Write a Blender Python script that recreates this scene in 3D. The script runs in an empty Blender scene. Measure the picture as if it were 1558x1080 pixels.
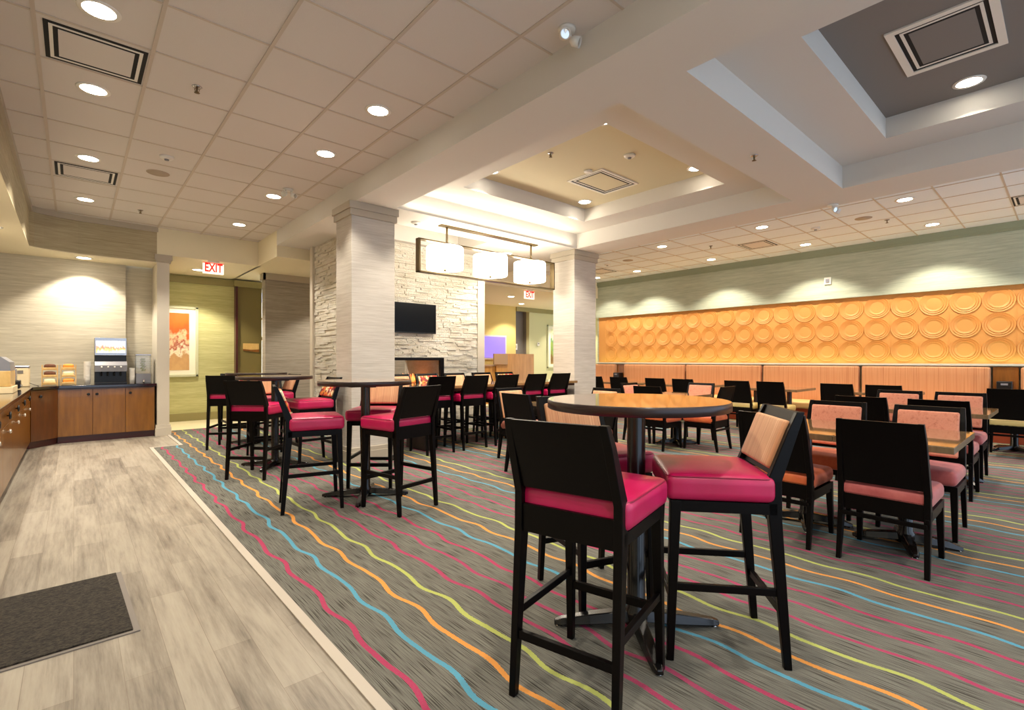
import bpy, bmesh, math, random
from mathutils import Vector, Matrix
random.seed(7)
C = bpy.context.scene.collection
PI = math.pi

# ------------------------------------------------------------------ materials
MATS = {}
def srgb(r, g, b):
    f = lambda c: (c/255/12.92) if c/255 <= .04045 else ((c/255+.055)/1.055)**2.4
    return (f(r), f(g), f(b), 1)
class NT:
    def __init__(s, name):
        s.m = bpy.data.materials.new(name); s.m.use_nodes = True
        s.n = s.m.node_tree.nodes; s.l = s.m.node_tree.links
        s.b = s.n['Principled BSDF']; MATS[name] = s.m
    def new(s, t, **k):
        x = s.n.new(t)
        for a, v in k.items(): setattr(x, a, v)
        return x
    def link(s, a, b): s.l.new(a, b)
    def math(s, op, a, b=None, c=None, clamp=False):
        x = s.new('ShaderNodeMath', operation=op); x.use_clamp = clamp
        for i, v in enumerate((a, b, c)):
            if v is None: continue
            if isinstance(v, (int, float)): x.inputs[i].default_value = v
            else: s.link(v, x.inputs[i])
        return x.outputs[0]
    def mix(s, fac, a, b):
        x = s.new('ShaderNodeMix', data_type='RGBA')
        for i, v in ((0, fac), (6, a), (7, b)):
            if isinstance(v, (int, float, tuple)): x.inputs[i].default_value = v
            else: s.link(v, x.inputs[i])
        return x.outputs[2]
    def coord(s, scale=(1, 1, 1)):
        t = s.new('ShaderNodeTexCoord'); m = s.new('ShaderNodeMapping')
        m.inputs['Scale'].default_value = scale
        s.link(t.outputs['Object'], m.inputs[0]); return m.outputs[0]
    def noise(s, vec, scale=1, detail=3, rough=.5):
        x = s.new('ShaderNodeTexNoise'); x.inputs['Scale'].default_value = scale
        x.inputs['Detail'].default_value = detail; x.inputs['Roughness'].default_value = rough
        s.link(vec, x.inputs['Vector']); return x.outputs['Fac']
    def ramp(s, fac, stops, interp='LINEAR'):
        x = s.new('ShaderNodeValToRGB'); x.color_ramp.interpolation = interp
        e = x.color_ramp.elements
        while len(e) < len(stops): e.new(.5)
        for i, (p, c) in enumerate(stops): e[i].position = p; e[i].color = c
        s.link(fac, x.inputs[0]); return x.outputs[0]
    def bump(s, h, strength=.3, dist=.01):
        x = s.new('ShaderNodeBump'); x.inputs['Strength'].default_value = strength
        x.inputs['Distance'].default_value = dist
        s.link(h, x.inputs['Height']); s.link(x.outputs[0], s.b.inputs['Normal'])
def plain(name, col, rough=.5, metal=0, spec=.5, coat=0, bump=None, emit=0, ecol=None):
    t = NT(name); b = t.b
    b.inputs['Base Color'].default_value = col; b.inputs['Roughness'].default_value = rough
    b.inputs['Metallic'].default_value = metal; b.inputs['Specular IOR Level'].default_value = spec
    b.inputs['Coat Weight'].default_value = coat; b.inputs['Coat Roughness'].default_value = .12
    if emit:
        b.inputs['Emission Color'].default_value = ecol or col; b.inputs['Emission Strength'].default_value = emit
    if bump: t.bump(t.noise(t.coord(), bump[0], 3), bump[1], .004)
    return t.m
def grass_cloth(name, c1, c2, rough=.75):
    t = NT(name); v = t.coord((2.6, 2.6, 95)); n = t.noise(v, 1.6, 5, .6)
    v2 = t.coord((1.2, 1.2, 30)); n2 = t.noise(v2, 1, 3)
    f = t.math('ADD', t.math('MULTIPLY', n, .65), t.math('MULTIPLY', n2, .35))
    t.link(t.ramp(f, [(.36, c1), (.64, c2)]), t.b.inputs['Base Color'])
    t.b.inputs['Roughness'].default_value = rough; t.bump(f, .35, .004); return t.m
def wood(name, c1, c2, scale=(9, 9, .7), rough=.3, coat=.3):
    t = NT(name); v = t.coord(scale); n = t.noise(v, 2.2, 6, .6)
    t.link(t.ramp(n, [(.3, c1), (.7, c2)]), t.b.inputs['Base Color'])
    t.b.inputs['Roughness'].default_value = rough; t.b.inputs['Coat Weight'].default_value = coat
    t.b.inputs['Coat Roughness'].default_value = .04; return t.m

plain('ceiling_paint', srgb(214, 210, 202), .85)
plain('tray_warm', srgb(206, 196, 164), .8)
plain('tray_grey', srgb(128, 122, 116), .8)
plain('tile_white', srgb(214, 208, 202), .9, bump=(220, .25))
plain('tile_white_lit', srgb(224, 232, 238), .9, bump=(220, .25))  # same tile as tile_white, its brighter, cooler light put into the colour
plain('grid_metal', srgb(196, 184, 170), .6)
plain('cream_paint', srgb(232, 222, 192), .8)
grass_cloth('paper_grey', srgb(180, 172, 160), srgb(206, 200, 190))
grass_cloth('paper_buffet', srgb(178, 170, 148), srgb(212, 205, 186))
grass_cloth('paper_olive', srgb(150, 138, 108), srgb(182, 170, 140))
grass_cloth('paper_green', srgb(172, 168, 108), srgb(208, 204, 146))
grass_cloth('paper_right', srgb(160, 168, 146), srgb(196, 202, 180))
grass_cloth('paper_dark', srgb(132, 124, 110), srgb(168, 160, 146))
plain('trim_grey', srgb(176, 166, 148), .5)
plain('trim_green', srgb(150, 158, 132), .6)
plain('trim_olive', srgb(150, 140, 90), .5)
plain('trim_light', srgb(206, 198, 182), .45)
plain('wall_yellow', srgb(214, 190, 116), .7)
plain('slate', srgb(120, 112, 104), .6)
plain('olive_panel', srgb(122, 108, 58), .5)
plain('pale_green', srgb(206, 202, 156), .75)
plain('rail_grey', srgb(200, 204, 190), .4)
plain('rubber_edge', srgb(46, 42, 40), .6)
plain('black_plastic', srgb(14, 14, 15), .35)
plain('black_void', srgb(8, 8, 8), .8)
plain('screen_black', srgb(4, 4, 5), .3, spec=.15)
plain('white_plastic', srgb(228, 224, 214), .4)
plain('grey_plastic', srgb(130, 130, 136), .35)
plain('silver', srgb(190, 190, 192), .25, metal=.9)
plain('bronze', srgb(120, 104, 76), .32, metal=.9)
plain('knob_white', srgb(225, 215, 200), .25, metal=.5)
plain('espresso', srgb(5, 3, 3), .36, spec=.16)
plain('metal_black', srgb(8, 7, 7), .25, spec=.5, coat=.2)
plain('lamp_lens', (1, .93, .8, 1), .5, emit=14, ecol=(1, .9, .74, 1))
plain('shade_glow', (1, .97, .9, 1), .6, emit=9, ecol=(1, .9, .74, 1))
plain('speaker_grille', srgb(176, 160, 140), .8, bump=(400, .5))
plain('exit_white', srgb(250, 235, 215), .5, emit=.9, ecol=srgb(255, 232, 205))
plain('exit_red', srgb(225, 30, 25), .5, emit=.7, ecol=srgb(235, 40, 30))
plain('purple_glow', srgb(110, 90, 190), .5, emit=.62, ecol=srgb(140, 120, 240))
plain('window_glow', srgb(255, 245, 220), .5, emit=2.2, ecol=srgb(255, 240, 205))
plain('glass_panel', srgb(170, 140, 110), .15, coat=.5)
plain('paper_cup', srgb(240, 236, 226), .6)
plain('chrome', srgb(210, 208, 204), .12, metal=1)
plain('jar_clear', srgb(214, 216, 206), .1)
plain('cucumber', srgb(120, 140, 40), .5)
plain('brown_food', srgb(96, 54, 28), .7, bump=(120, .6))
plain('orange_food', srgb(224, 140, 48), .7, bump=(120, .6))
plain('cream_box', srgb(236, 214, 170), .45)
plain('plinth_red', srgb(70, 14, 16), .35, coat=.3)
plain('granite', srgb(26, 16, 16), .1, spec=.6, coat=.4, bump=(60, .02))
plain('terracotta', srgb(176, 76, 42), .5, bump=(60, .1))
plain('mat_edge', srgb(120, 112, 104), .7)
plain('strip_beige', srgb(176, 166, 152), .6)
plain('frame_silver', srgb(204, 204, 168), .4)
plain('mat_board', srgb(248, 240, 214), .7)
plain('tile_floor', srgb(238, 226, 186), .3)
plain('seat_yellow', srgb(214, 190, 120), .5, coat=.1)
plain('banq_seat', srgb(224, 178, 112), .5, coat=.1)
t = NT('vinyl_red'); n = t.noise(t.coord(), 9, 3)
t.link(t.ramp(n, [(.3, srgb(180, 14, 72)), (.7, srgb(196, 22, 88))]), t.b.inputs['Base Color'])
t.b.inputs['Roughness'].default_value = .38; t.b.inputs['Coat Weight'].default_value = .25
t.b.inputs['Coat Roughness'].default_value = .25; t.bump(t.noise(t.coord(), 160, 2), .05, .002)
plain('piping', srgb(140, 10, 56), .4)
def fabric(name, cs, sc, rough=.7):
    t = NT(name); n = t.noise(t.coord(), sc, 5, .7)
    t.link(t.ramp(n, [(.3 + .4*i/(len(cs)-1), c) for i, c in enumerate(cs)]), t.b.inputs['Base Color'])
    t.b.inputs['Roughness'].default_value = rough; t.b.inputs['Sheen Weight'].default_value = .2
    t.bump(t.noise(t.coord(), 350, 2), .25, .003)
fabric('seat_orange', [srgb(190, 74, 34), srgb(214, 108, 52)], 7, .5)
fabric('seat_salmon', [srgb(166, 70, 70), srgb(192, 100, 94)], 7, .55)
fabric('pad_salmon', [srgb(196, 104, 72), srgb(228, 150, 118), srgb(214, 128, 96)], 26, .6)
fabric('seat_brown', [srgb(112, 50, 28), srgb(140, 66, 38)], 7, .5)
def stripes(name, axis, freq, cs):
    t = NT(name); sc = [0.6, 0.6, 0.6]; sc[axis] = freq
    n = t.noise(t.coord(tuple(sc)), 1, 2, .6)
    t.link(t.ramp(n, [(.3 + .4*i/(len(cs)-1), c) for i, c in enumerate(cs)]), t.b.inputs['Base Color'])
    t.b.inputs['Roughness'].default_value = .65; t.b.inputs['Sheen Weight'].default_value = .15
    t.bump(t.noise(t.coord(), 300, 2), .2, .003)
stripes('pad_stripe', 1, 95, [srgb(172, 110, 72), srgb(218, 168, 122), srgb(200, 140, 98), srgb(228, 184, 138)])
stripes('banq_back', 1, 42, [srgb(178, 112, 68), srgb(202, 144, 98), srgb(190, 126, 82)])
t = NT('pad_multi'); v = t.new('ShaderNodeTexVoronoi'); v.inputs['Scale'].default_value = 26
t.link(t.coord(), v.inputs['Vector']); s_ = t.new('ShaderNodeSeparateColor'); t.link(v.outputs['Color'], s_.inputs[0])
t.link(t.ramp(s_.outputs[0], [(0, srgb(206, 60, 40)), (.22, srgb(236, 200, 150)), (.45, srgb(224, 130, 50)), (.62, srgb(130, 40, 46)), (.78, srgb(244, 226, 190)), (.9, srgb(190, 150, 60))], 'CONSTANT'), t.b.inputs['Base Color'])
t.b.inputs['Roughness'].default_value = .7
wood('cab_wood', srgb(112, 68, 8), srgb(140, 90, 20), (7, 7, .9), .28, .35)
wood('cab_wood_dark', srgb(80, 40, 8), srgb(104, 56, 12), (7, 7, .9), .28, .35)
wood('desk_wood', srgb(176, 122, 50), srgb(202, 148, 72), (6, 6, .8), .35, .2)
wood('post_wood', srgb(122, 72, 20), srgb(150, 92, 30), (12, 12, 1), .35, .2)
wood('table_top', srgb(128, 98, 62), srgb(150, 118, 80), (3, 12, 3), .09, .8)
wood('table_edge', srgb(30, 15, 14), srgb(44, 24, 22), (3, 3, 12), .35, .05)
wood('dine_edge', srgb(104, 88, 62), srgb(128, 110, 80), (3, 12, 3), .3, .3)
wood('bread_wood', srgb(206, 164, 92), srgb(226, 188, 118), (6, 6, 3), .35, .2)
# orange relief panels
t = NT('relief_orange'); t.b.inputs['Base Color'].default_value = srgb(220, 156, 82)
t.b.inputs['Roughness'].default_value = .55
# wood plank floor, boards run along y
t = NT('plank_floor'); tc = t.new('ShaderNodeTexCoord'); sp = t.new('ShaderNodeSeparateXYZ'); t.link(tc.outputs['Object'], sp.inputs[0])
cb = t.new('ShaderNodeCombineXYZ'); t.link(sp.outputs[1], cb.inputs[0]); t.link(sp.outputs[0], cb.inputs[1])
br = t.new('ShaderNodeTexBrick'); t.link(cb.outputs[0], br.inputs['Vector'])
br.inputs['Scale'].default_value = 1; br.inputs['Brick Width'].default_value = 1.22; br.inputs['Row Height'].default_value = .15
br.inputs['Mortar Size'].default_value = .0012; br.inputs['Mortar Smooth'].default_value = .3; br.offset = .37; br.inputs['Bias'].default_value = 0
br.inputs['Color1'].default_value = (0, 0, 0, 1); br.inputs['Color2'].default_value = (1, 1, 1, 1); br.inputs['Mortar'].default_value = (.3, .3, .3, 1)
g1 = t.noise(t.coord((26, 1.3, 1)), 1.4, 7, .72); g2 = t.noise(t.coord((6.5, .75, 1)), 1.5, 5, .65)
bw = t.new('ShaderNodeRGBToBW'); t.link(br.outputs['Color'], bw.inputs[0])
f = t.math('ADD', t.math('ADD', t.math('MULTIPLY', bw.outputs[0], .13), t.math('MULTIPLY', g1, .42)), t.math('MULTIPLY', g2, .5))
col = t.ramp(f, [(.34, srgb(88, 80, 70)), (.45, srgb(126, 117, 104)), (.57, srgb(152, 143, 128)), (.76, srgb(170, 162, 146))])
col = t.mix(t.math('MULTIPLY', br.outputs['Fac'], .55), col, srgb(100, 84, 68))
t.link(col, t.b.inputs['Base Color']); t.b.inputs['Roughness'].default_value = .42; t.b.inputs['Specular IOR Level'].default_value = .4
t.bump(t.math('SUBTRACT', g1, t.math('MULTIPLY', br.outputs['Fac'], .8)), .12, .004)
# striped carpet, stripes run along y
t = NT('striped_carpet'); tc = t.new('ShaderNodeTexCoord'); sp = t.new('ShaderNodeSeparateXYZ'); t.link(tc.outputs['Object'], sp.inputs[0])
X, Y = sp.outputs[0], sp.outputs[1]
wv = t.math('MULTIPLY', t.math('SINE', t.math('ADD', t.math('MULTIPLY', Y, 12.5), t.math('MULTIPLY', X, 2.2))), .013)
wv2 = t.math('MULTIPLY', t.math('SINE', t.math('ADD', t.math('MULTIPLY', Y, 19.7), t.math('MULTIPLY', X, 4.1))), .0045)
nz = t.math('MULTIPLY', t.math('SUBTRACT', t.noise(t.coord((2.0, 1.1, 1)), 1.2, 2), .5), .05)
xp = t.math('ADD', t.math('ADD', X, wv), t.math('ADD', wv2, nz))
u = t.math('FRACT', t.math('ADD', t.math('DIVIDE', t.math('SUBTRACT', xp, 1.12), .985), 1/12))
loc = t.math('ABSOLUTE', t.math('SUBTRACT', t.math('FRACT', t.math('MULTIPLY', u, 6)), .5))
edge = t.math('ADD', .074, t.math('MULTIPLY', t.math('SUBTRACT', t.noise(t.coord(), 130, 2), .5), .05))
mask = t.math('LESS_THAN', loc, edge)
scol = t.ramp(u, [(0, srgb(62, 146, 172)), (1/6, srgb(214, 142, 56)), (2/6, srgb(166, 176, 86)), (3/6, srgb(156, 36, 84)), (4/6, srgb(152, 40, 86)), (5/6, srgb(160, 32, 82))], 'CONSTANT')
dash = t.noise(t.coord((300, 5.5, 1)), 1, 1, .3); fine = t.noise(t.coord(), 260, 2)
base = t.ramp(dash, [(.34, srgb(58, 56, 50)), (.44, srgb(103, 101, 94)), (.62, srgb(118, 117, 108))])
base = t.mix(t.math('MULTIPLY', fine, .35), base, srgb(70, 66, 58))
scol = t.mix(t.math('MULTIPLY', fine, .3), scol, srgb(150, 130, 120))
t.link(t.mix(mask, base, scol), t.b.inputs['Base Color']); t.b.inputs['Roughness'].default_value = .95
t.b.inputs['Specular IOR Level'].default_value = .15; t.bump(fine, .3, .004)
# stone, mat, art
t = NT('ledge_stone'); n = t.noise(t.coord((1, 1, 2.5)), 3, 6, .7); n2 = t.noise(t.coord((1, 1, 1.8)), 34, 5, .75)
t.link(t.ramp(n, [(.3, srgb(224, 214, 190)), (.6, srgb(244, 239, 226))]), t.b.inputs['Base Color'])
t.b.inputs['Roughness'].default_value = .85; t.bump(n2, 1, .026)
t = NT('mat_pile'); n = t.noise(t.coord((1, 2.2, 1)), 50, 5, .85)
t.link(t.ramp(n, [(.4, srgb(18, 15, 12)), (.62, srgb(78, 70, 58))]), t.b.inputs['Base Color'])
t.b.inputs['Roughness'].default_value = .95; t.bump(n, 1, .01)
def art(name, sc, stops):
    t = NT(name); n = t.noise(t.coord(sc), 1, 5, .65)
    tc = t.new('ShaderNodeTexCoord'); sp = t.new('ShaderNodeSeparateXYZ'); t.link(tc.outputs['Generated'], sp.inputs[0])
    f = t.math('ADD', t.math('MULTIPLY', sp.outputs[2], .8), t.math('MULTIPLY', t.math('SUBTRACT', n, .42), 1.1))
    t.link(t.ramp(f, stops), t.b.inputs['Base Color']); t.b.inputs['Roughness'].default_value = .4
art('art_autumn', (2.6, 1, 1.6), [(.05, srgb(214, 170, 110)), (.3, srgb(196, 150, 96)), (.38, srgb(240, 226, 190)), (.45, srgb(160, 60, 34)), (.52, srgb(232, 196, 150)), (.62, srgb(214, 90, 30)), (.78, srgb(226, 106, 28)), (.95, srgb(150, 110, 40))])
art('art_meadow', (5, 1, 3), [(.05, srgb(210, 180, 110)), (.3, srgb(130, 90, 50)), (.45, srgb(150, 170, 80)), (.6, srgb(110, 150, 100)), (.75, srgb(220, 230, 190)), (.95, srgb(230, 226, 180))])
art('drink_pictures', (24, 1, 9), [(.12, srgb(250, 246, 232)), (.3, srgb(246, 214, 120)), (.42, srgb(224, 120, 100)), (.52, srgb(240, 200, 190)), (.62, srgb(250, 248, 244))])
MATS['drink_pictures'].node_tree.nodes['Principled BSDF'].inputs['Emission Strength'].default_value = .75
_n = MATS['drink_pictures'].node_tree; _n.links.new(_n.nodes['Color Ramp'].outputs[0], _n.nodes['Principled BSDF'].inputs['Emission Color'])
t = NT('fire_glow'); n = t.noise(t.coord((9, 9, 5)), 2, 3)
t.link(t.ramp(n, [(.35, srgb(200, 40, 10)), (.6, srgb(255, 150, 60))]), t.b.inputs['Emission Color']); t.b.inputs['Emission Strength'].default_value = 1.7
t = NT('clear_glass'); t.b.inputs['Base Color'].default_value = (.95, .97, .95, 1); t.b.inputs['Roughness'].default_value = .05; t.b.inputs['Transmission Weight'].default_value = .9

# ------------------------------------------------------------------ geometry
class MB:
    def __init__(s): s.v = []; s.f = []; s.sm = []
    def add(s, vs, fs, smooth=False):
        o = len(s.v); s.v += [tuple(v) for v in vs]; s.f += [tuple(i+o for i in f) for f in fs]; s.sm += [smooth]*len(fs); return s
    def box(s, x0, x1, y0, y1, z0, z1):
        return s.add([(x0,y0,z0),(x1,y0,z0),(x1,y1,z0),(x0,y1,z0),(x0,y0,z1),(x1,y0,z1),(x1,y1,z1),(x0,y1,z1)],
                     [(0,3,2,1),(4,5,6,7),(0,1,5,4),(1,2,6,5),(2,3,7,6),(3,0,4,7)])
    def bar(s, pts, sizes):
        """square bar through pts (x,y,z), each with (sx, sy) horizontal section"""
        vs = []; n = len(pts)
        for (x, y, z), (a, b) in zip(pts, sizes):
            vs += [(x-a/2,y-b/2,z),(x+a/2,y-b/2,z),(x+a/2,y+b/2,z),(x-a/2,y+b/2,z)]
        fs = [(3,2,1,0), tuple(range(4*n-4, 4*n))]
        for i in range(n-1):
            for k in range(4):
                fs.append((4*i+k, 4*i+(k+1) % 4, 4*i+4+(k+1) % 4, 4*i+4+k))
        return s.add(vs, fs)
    def rail(s, p, q, w, h):
        """bar from p to q, w wide horizontally, h high"""
        p, q = Vector(p), Vector(q); d = (q-p).normalized(); n = Vector((-d.y, d.x, 0)); n.normalize(); n *= w/2; u = Vector((0,0,h/2))
        vs = [p-n-u, p+n-u, p+n+u, p-n+u, q-n-u, q+n-u, q+n+u, q-n+u]
        return s.add(vs, [(0,1,2,3),(7,6,5,4),(0,4,5,1),(1,5,6,2),(2,6,7,3),(3,7,4,0)])
    def prism(s, poly, z0, z1):
        n = len(poly); vs = [(x,y,z0) for x,y in poly]+[(x,y,z1) for x,y in poly]
        return s.add(vs, [tuple(range(n))[::-1], tuple(range(n,2*n))]+[(i,(i+1)%n,n+(i+1)%n,n+i) for i in range(n)])
    def lathe(s, prof, c=(0,0), n=32, smooth=True, closed=True):
        """prof: list of (r, z)"""
        vs = []; m = len(prof)
        for k in range(n):
            a = 2*PI*k/n
            for r, z in prof: vs.append((c[0]+r*math.cos(a), c[1]+r*math.sin(a), z))
        fs = []
        for k in range(n):
            for j in range(m-1):
                a, b = k*m+j, ((k+1) % n)*m+j
                fs.append((a, b, b+1, a+1))
        s.add(vs, fs, smooth)
        if closed:
            o = len(s.v)-len(vs)
            s.f.append(tuple(o+k*m for k in range(n))[::-1]); s.sm.append(False)
            s.f.append(tuple(o+k*m+m-1 for k in range(n))); s.sm.append(False)
        return s
    def tube(s, pts, r, n=8, closed=False):
        pts = [Vector(p) for p in pts]; m = len(pts); vs = []
        for i, p in enumerate(pts):
            a = pts[(i-1) % m] if (closed or i) else p; b = pts[(i+1) % m] if (closed or i < m-1) else p
            d = (b-a).normalized(); up = Vector((0,0,1)) if abs(d.z) < .9 else Vector((1,0,0))
            e = d.cross(up).normalized(); g = d.cross(e).normalized()
            for k in range(n):
                t = 2*PI*k/n; vs.append(p+e*r*math.cos(t)+g*r*math.sin(t))
        fs = [(i*n+k, i*n+(k+1) % n, ((i+1) % m)*n+(k+1) % n, ((i+1) % m)*n+k) for i in range(m if closed else m-1) for k in range(n)]
        s.add(vs, fs, True)
        if not closed:
            o = len(s.v)-len(vs); s.f += [tuple(o+k for k in range(n)), tuple(o+(m-1)*n+k for k in range(n))[::-1]]; s.sm += [False]*2
        return s
    def cushion(s, cx, cy, cz, w, d, h, r, crown=0, xf=None):
        """rounded box with a crowned top"""
        def ax(hh):
            inner = hh-r; a = [hh - r*(1-math.sin(t*PI/6)) for t in (1,2,3)]
            mid = [inner*(-1+2*i/6) for i in range(7)] if inner > .02 else [-inner, 0, inner]
            return [-x for x in reversed(a)]+mid+a
        H = (w/2, d/2, h/2); A = [ax(v) for v in H]; idx = {}; vs = []; fs = []
        def vid(i, j, k):
            key = (i, j, k)
            if key not in idx:
                p = Vector((A[0][i], A[1][j], A[2][k])); q = Vector([max(-(H[m]-r), min(H[m]-r, p[m])) for m in range(3)])
                dd = p-q
                # fold the outer shell onto the rounded surface
                if dd.length > 1e-9:
                    mx = max(abs(c) for c in dd); dd = dd.normalized()*mx
                p = q+dd
                if crown and p.z > 0: p.z += crown*(1-(p.x/H[0])**2)*(1-(p.y/H[1])**2)
                if xf: p = xf @ p
                idx[key] = len(vs); vs.append((p.x+cx, p.y+cy, p.z+cz))
            return idx[key]
        L = [len(a)-1 for a in A]
        for (a, b, c) in ((0,1,2),(1,2,0),(2,0,1)):
            for end in (0, L[c]):
                for i in range(L[a]):
                    for j in range(L[b]):
                        q = []
                        for (di, dj) in ((0,0),(1,0),(1,1),(0,1)):
                            k = [0,0,0]; k[a] = i+di; k[b] = j+dj; k[c] = end; q.append(vid(*k))
                        fs.append(tuple(q if end else q[::-1]))
        return s.add(vs, fs, True)
    def build(s, name, mat, parent=None, bevel=0, kind=None, loc=None):
        me = bpy.data.meshes.new(name); me.from_pydata(s.v, [], s.f); me.materials.append(MATS[mat])
        me.polygons.foreach_set('use_smooth', s.sm); me.update()
        bm = bmesh.new(); bm.from_mesh(me); bmesh.ops.recalc_face_normals(bm, faces=bm.faces); bm.to_mesh(me); bm.free()
        o = bpy.data.objects.new(name, me); C.objects.link(o)
        if parent: o.parent = parent
        if loc: o.location = loc
        if bevel:
            b = o.modifiers.new('bevel', 'BEVEL'); b.width = bevel; b.segments = 2; b.limit_method = 'ANGLE'
            b.angle_limit = math.radians(35); b.harden_normals = False
        if kind: o['kind'] = kind
        return o
def box(*a): return MB().box(*a)
def thing(name, label, cat, loc=(0,0,0), rz=0, group=None):
    o = bpy.data.objects.new(name, None); C.objects.link(o); o.empty_display_size = .1
    o.location = loc; o.rotation_euler = (0,0,math.radians(rz)); o['label'] = label; o['category'] = cat
    if group: o['group'] = group
    return o
def tag(o, label, cat, group=None):
    o['label'] = label; o['category'] = cat
    if group: o['group'] = group
    return o
def struct(name, mb, mat, bevel=0): return mb.build(name, mat, None, bevel, 'structure')
def dup(root, loc, rz, label, group=None):
    r = root.copy(); C.objects.link(r); r.location = loc; r.rotation_euler = (0,0,math.radians(rz)); r['label'] = label
    if group: r['group'] = group
    for ch in list(root.children):
        c = ch.copy(); C.objects.link(c); c.parent = r
        for g in ch.children:
            d = g.copy(); C.objects.link(d); d.parent = c
    return r
def lettering(txt, size, loc, parent, mat, name='lettering'):
    cu = bpy.data.curves.new(name, 'FONT'); cu.body = txt; cu.size = size; cu.align_x = 'CENTER'; cu.align_y = 'CENTER'; cu.extrude = .002; cu.offset = .004
    tmp = bpy.data.objects.new('tmp', cu); me = bpy.data.meshes.new_from_object(tmp); bpy.data.objects.remove(tmp)
    me.materials.append(MATS[mat]); o = bpy.data.objects.new(name, me); C.objects.link(o)
    o.rotation_euler = (PI/2, 0, 0); o.location = loc; o.scale = (.82, 1.25, 1); o.parent = parent; return o

H, B, LOW, HB = 3.44, 3.19, 3.0, 2.87      # tile ceiling, soffit, low soffit, buffet bulkhead
XW = 11.12
YB = -3.0
# ------------------------------------------------------------------ setting: floors
struct('floor', box(-1.3, .81, YB, 10.62, -.1, 0).box(.81, 1.165, 8.7, 10.62, -.1, 0), 'plank_floor')
struct('floor_carpet', box(.85, 1.205, YB, 8.66, -.1, .006).box(1.205, XW+.1, YB, 10.55, -.1, .006), 'striped_carpet')
struct('trim_1', box(.805, .85, YB, 8.66, -.1, .009).box(.805, 1.205, 8.66, 8.70, -.1, .009).box(1.165, 1.205, 8.70, 10.0, -.1, .009), 'strip_beige')
struct('floor_tile', box(1.0, 14.2, 10.55, 14.0, -.1, .004).box(XW+.1, 14.2, 8.9, 10.55, -.1, .004), 'tile_floor')
# ------------------------------------------------------------------ ceilings
struct('ceiling', box(-.5, 2.565, YB, 10.05, H, H+.08), 'tile_white')
struct('ceiling_right', box(7.16, XW+.2, YB, 8.95, H, H+.08), 'tile_white_lit')
g = MB()
def gx(a): return a
k = -2
while 1.035+.613*k < 2.56:
    x = 1.035+.613*k; k += 1
    if x > -.45: g.box(x-.012, x+.012, YB, 10.0, H-.006, H)
k = -20
while True:
    y = 3.69+.6135*k; k += 1
    if y > 10: break
    if y > YB: g.box(-.5, 2.565, y-.009, y+.009, H-.005, H)
struct('trim_ceiling_left', g, 'grid_metal')
g = MB()
for k in range(-3, 3): g.box(9.41+.613*k-.01, 9.41+.613*k+.01, YB, 8.9, H-.005, H)
k = -7
while 1.16+.617*k < 8.9:
    y = 1.16+.617*k; k += 1
    g.box(7.16, XW, y-.009, y+.009, H-.005, H)
struct('trim_ceiling_right', g, 'grid_metal')
def slab(xs, ys, holes, z0, z1):
    """grid of boxes leaving out the holes; merged per row"""
    m = MB()
    for j in range(len(ys)-1):
        for i in range(len(xs)-1):
            cx, cy = (xs[i]+xs[i+1])/2, (ys[j]+ys[j+1])/2
            if any(a < cx < b and c < cy < d for a, b, c, d in holes): continue
            m.box(xs[i], xs[i+1], ys[j], ys[j+1], z0, z1)
    return m
T1, T2, T3 = (3.08, 6.55, 2.25, 5.70), (3.08, 6.5, -1.74, 1.71), (3.2, 5.1, 6.36, 7.2)
I1, I2 = (3.69, 6.05, 2.85, 5.10), (3.69, 6.0, -1.2, 1.21)
xs = sorted({2.565, 7.16, *T1[:2], *T2[:2], *T3[:2]}); ys = sorted({YB, 8.88, *T1[2:], *T2[2:], *T3[2:]})
struct('ceiling_soffit', slab(xs, ys, (T1, T2, T3), B, H), 'ceiling_paint')
xs = sorted({2.565, 7.16, *I1[:2], *I2[:2]}); ys = sorted({YB, 8.88, *I1[2:], *I2[2:]})
struct('ceiling_ledge', slab(xs, ys, (I1, I2), H, 3.64), 'ceiling_paint')
struct('ceiling_tray_warm', box(I1[0]-.1, I1[1]+.1, I1[2]-.1, I1[3]+.1, 3.64, 3.7), 'tray_warm')
struct('ceiling_tray_grey', box(I2[0]-.1, I2[1]+.1, I2[2]-.1, I2[3]+.1, 3.64, 3.7), 'tray_grey')
struct('ceiling_low', box(2.565, 14.2, 8.88, 14.0, LOW, H+.05).box(1.03, 2.6, 10.12, 14, LOW, H), 'cream_paint')
struct('wall_header', box(1.03, 2.62, 10.0, 10.12, LOW, H), 'cream_paint')
# ------------------------------------------------------------------ buffet alcove
pts = [(-.47, YB), (-.47, 9.3), (-.47, 9.74), (-.42, 9.80), (-.32, 9.86), (-.18, 9.92), (.05, 9.98), (1.03, 10.0)]
struct('wall_bulkhead', MB().prism(pts+[(1.03, 10.08), (.03, 10.06), (-.2, 10.0), (-.36, 9.94), (-.47, 9.87), (-.55, 9.78), (-.55, 9.3), (-.55, YB)], HB, H), 'paper_olive')
struct('ceiling_bulkhead', MB().prism(pts+[(1.03, 10.66), (-1.13, 10.66), (-1.13, YB)], HB-.012, HB), 'cream_paint')
off = [(x+.03*(1 if i < 4 else .5), y-(.03 if i > 3 else 0)) for i, (x, y) in enumerate(pts)]
struct('trim_2', MB().prism(off+pts[::-1], H-.08, H), 'trim_grey')
struct('wall_left', box(-1.2, -1.07, YB, 10.7, 0, H), 'paper_buffet')
struct('wall_back', box(-1.1, .66, 10.6, 10.72, 0, HB+.02), 'paper_buffet')
struct('wall_back_niche', box(.66, 1.06, 10.68, 10.8, 0, HB+.02), 'paper_buffet')
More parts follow.
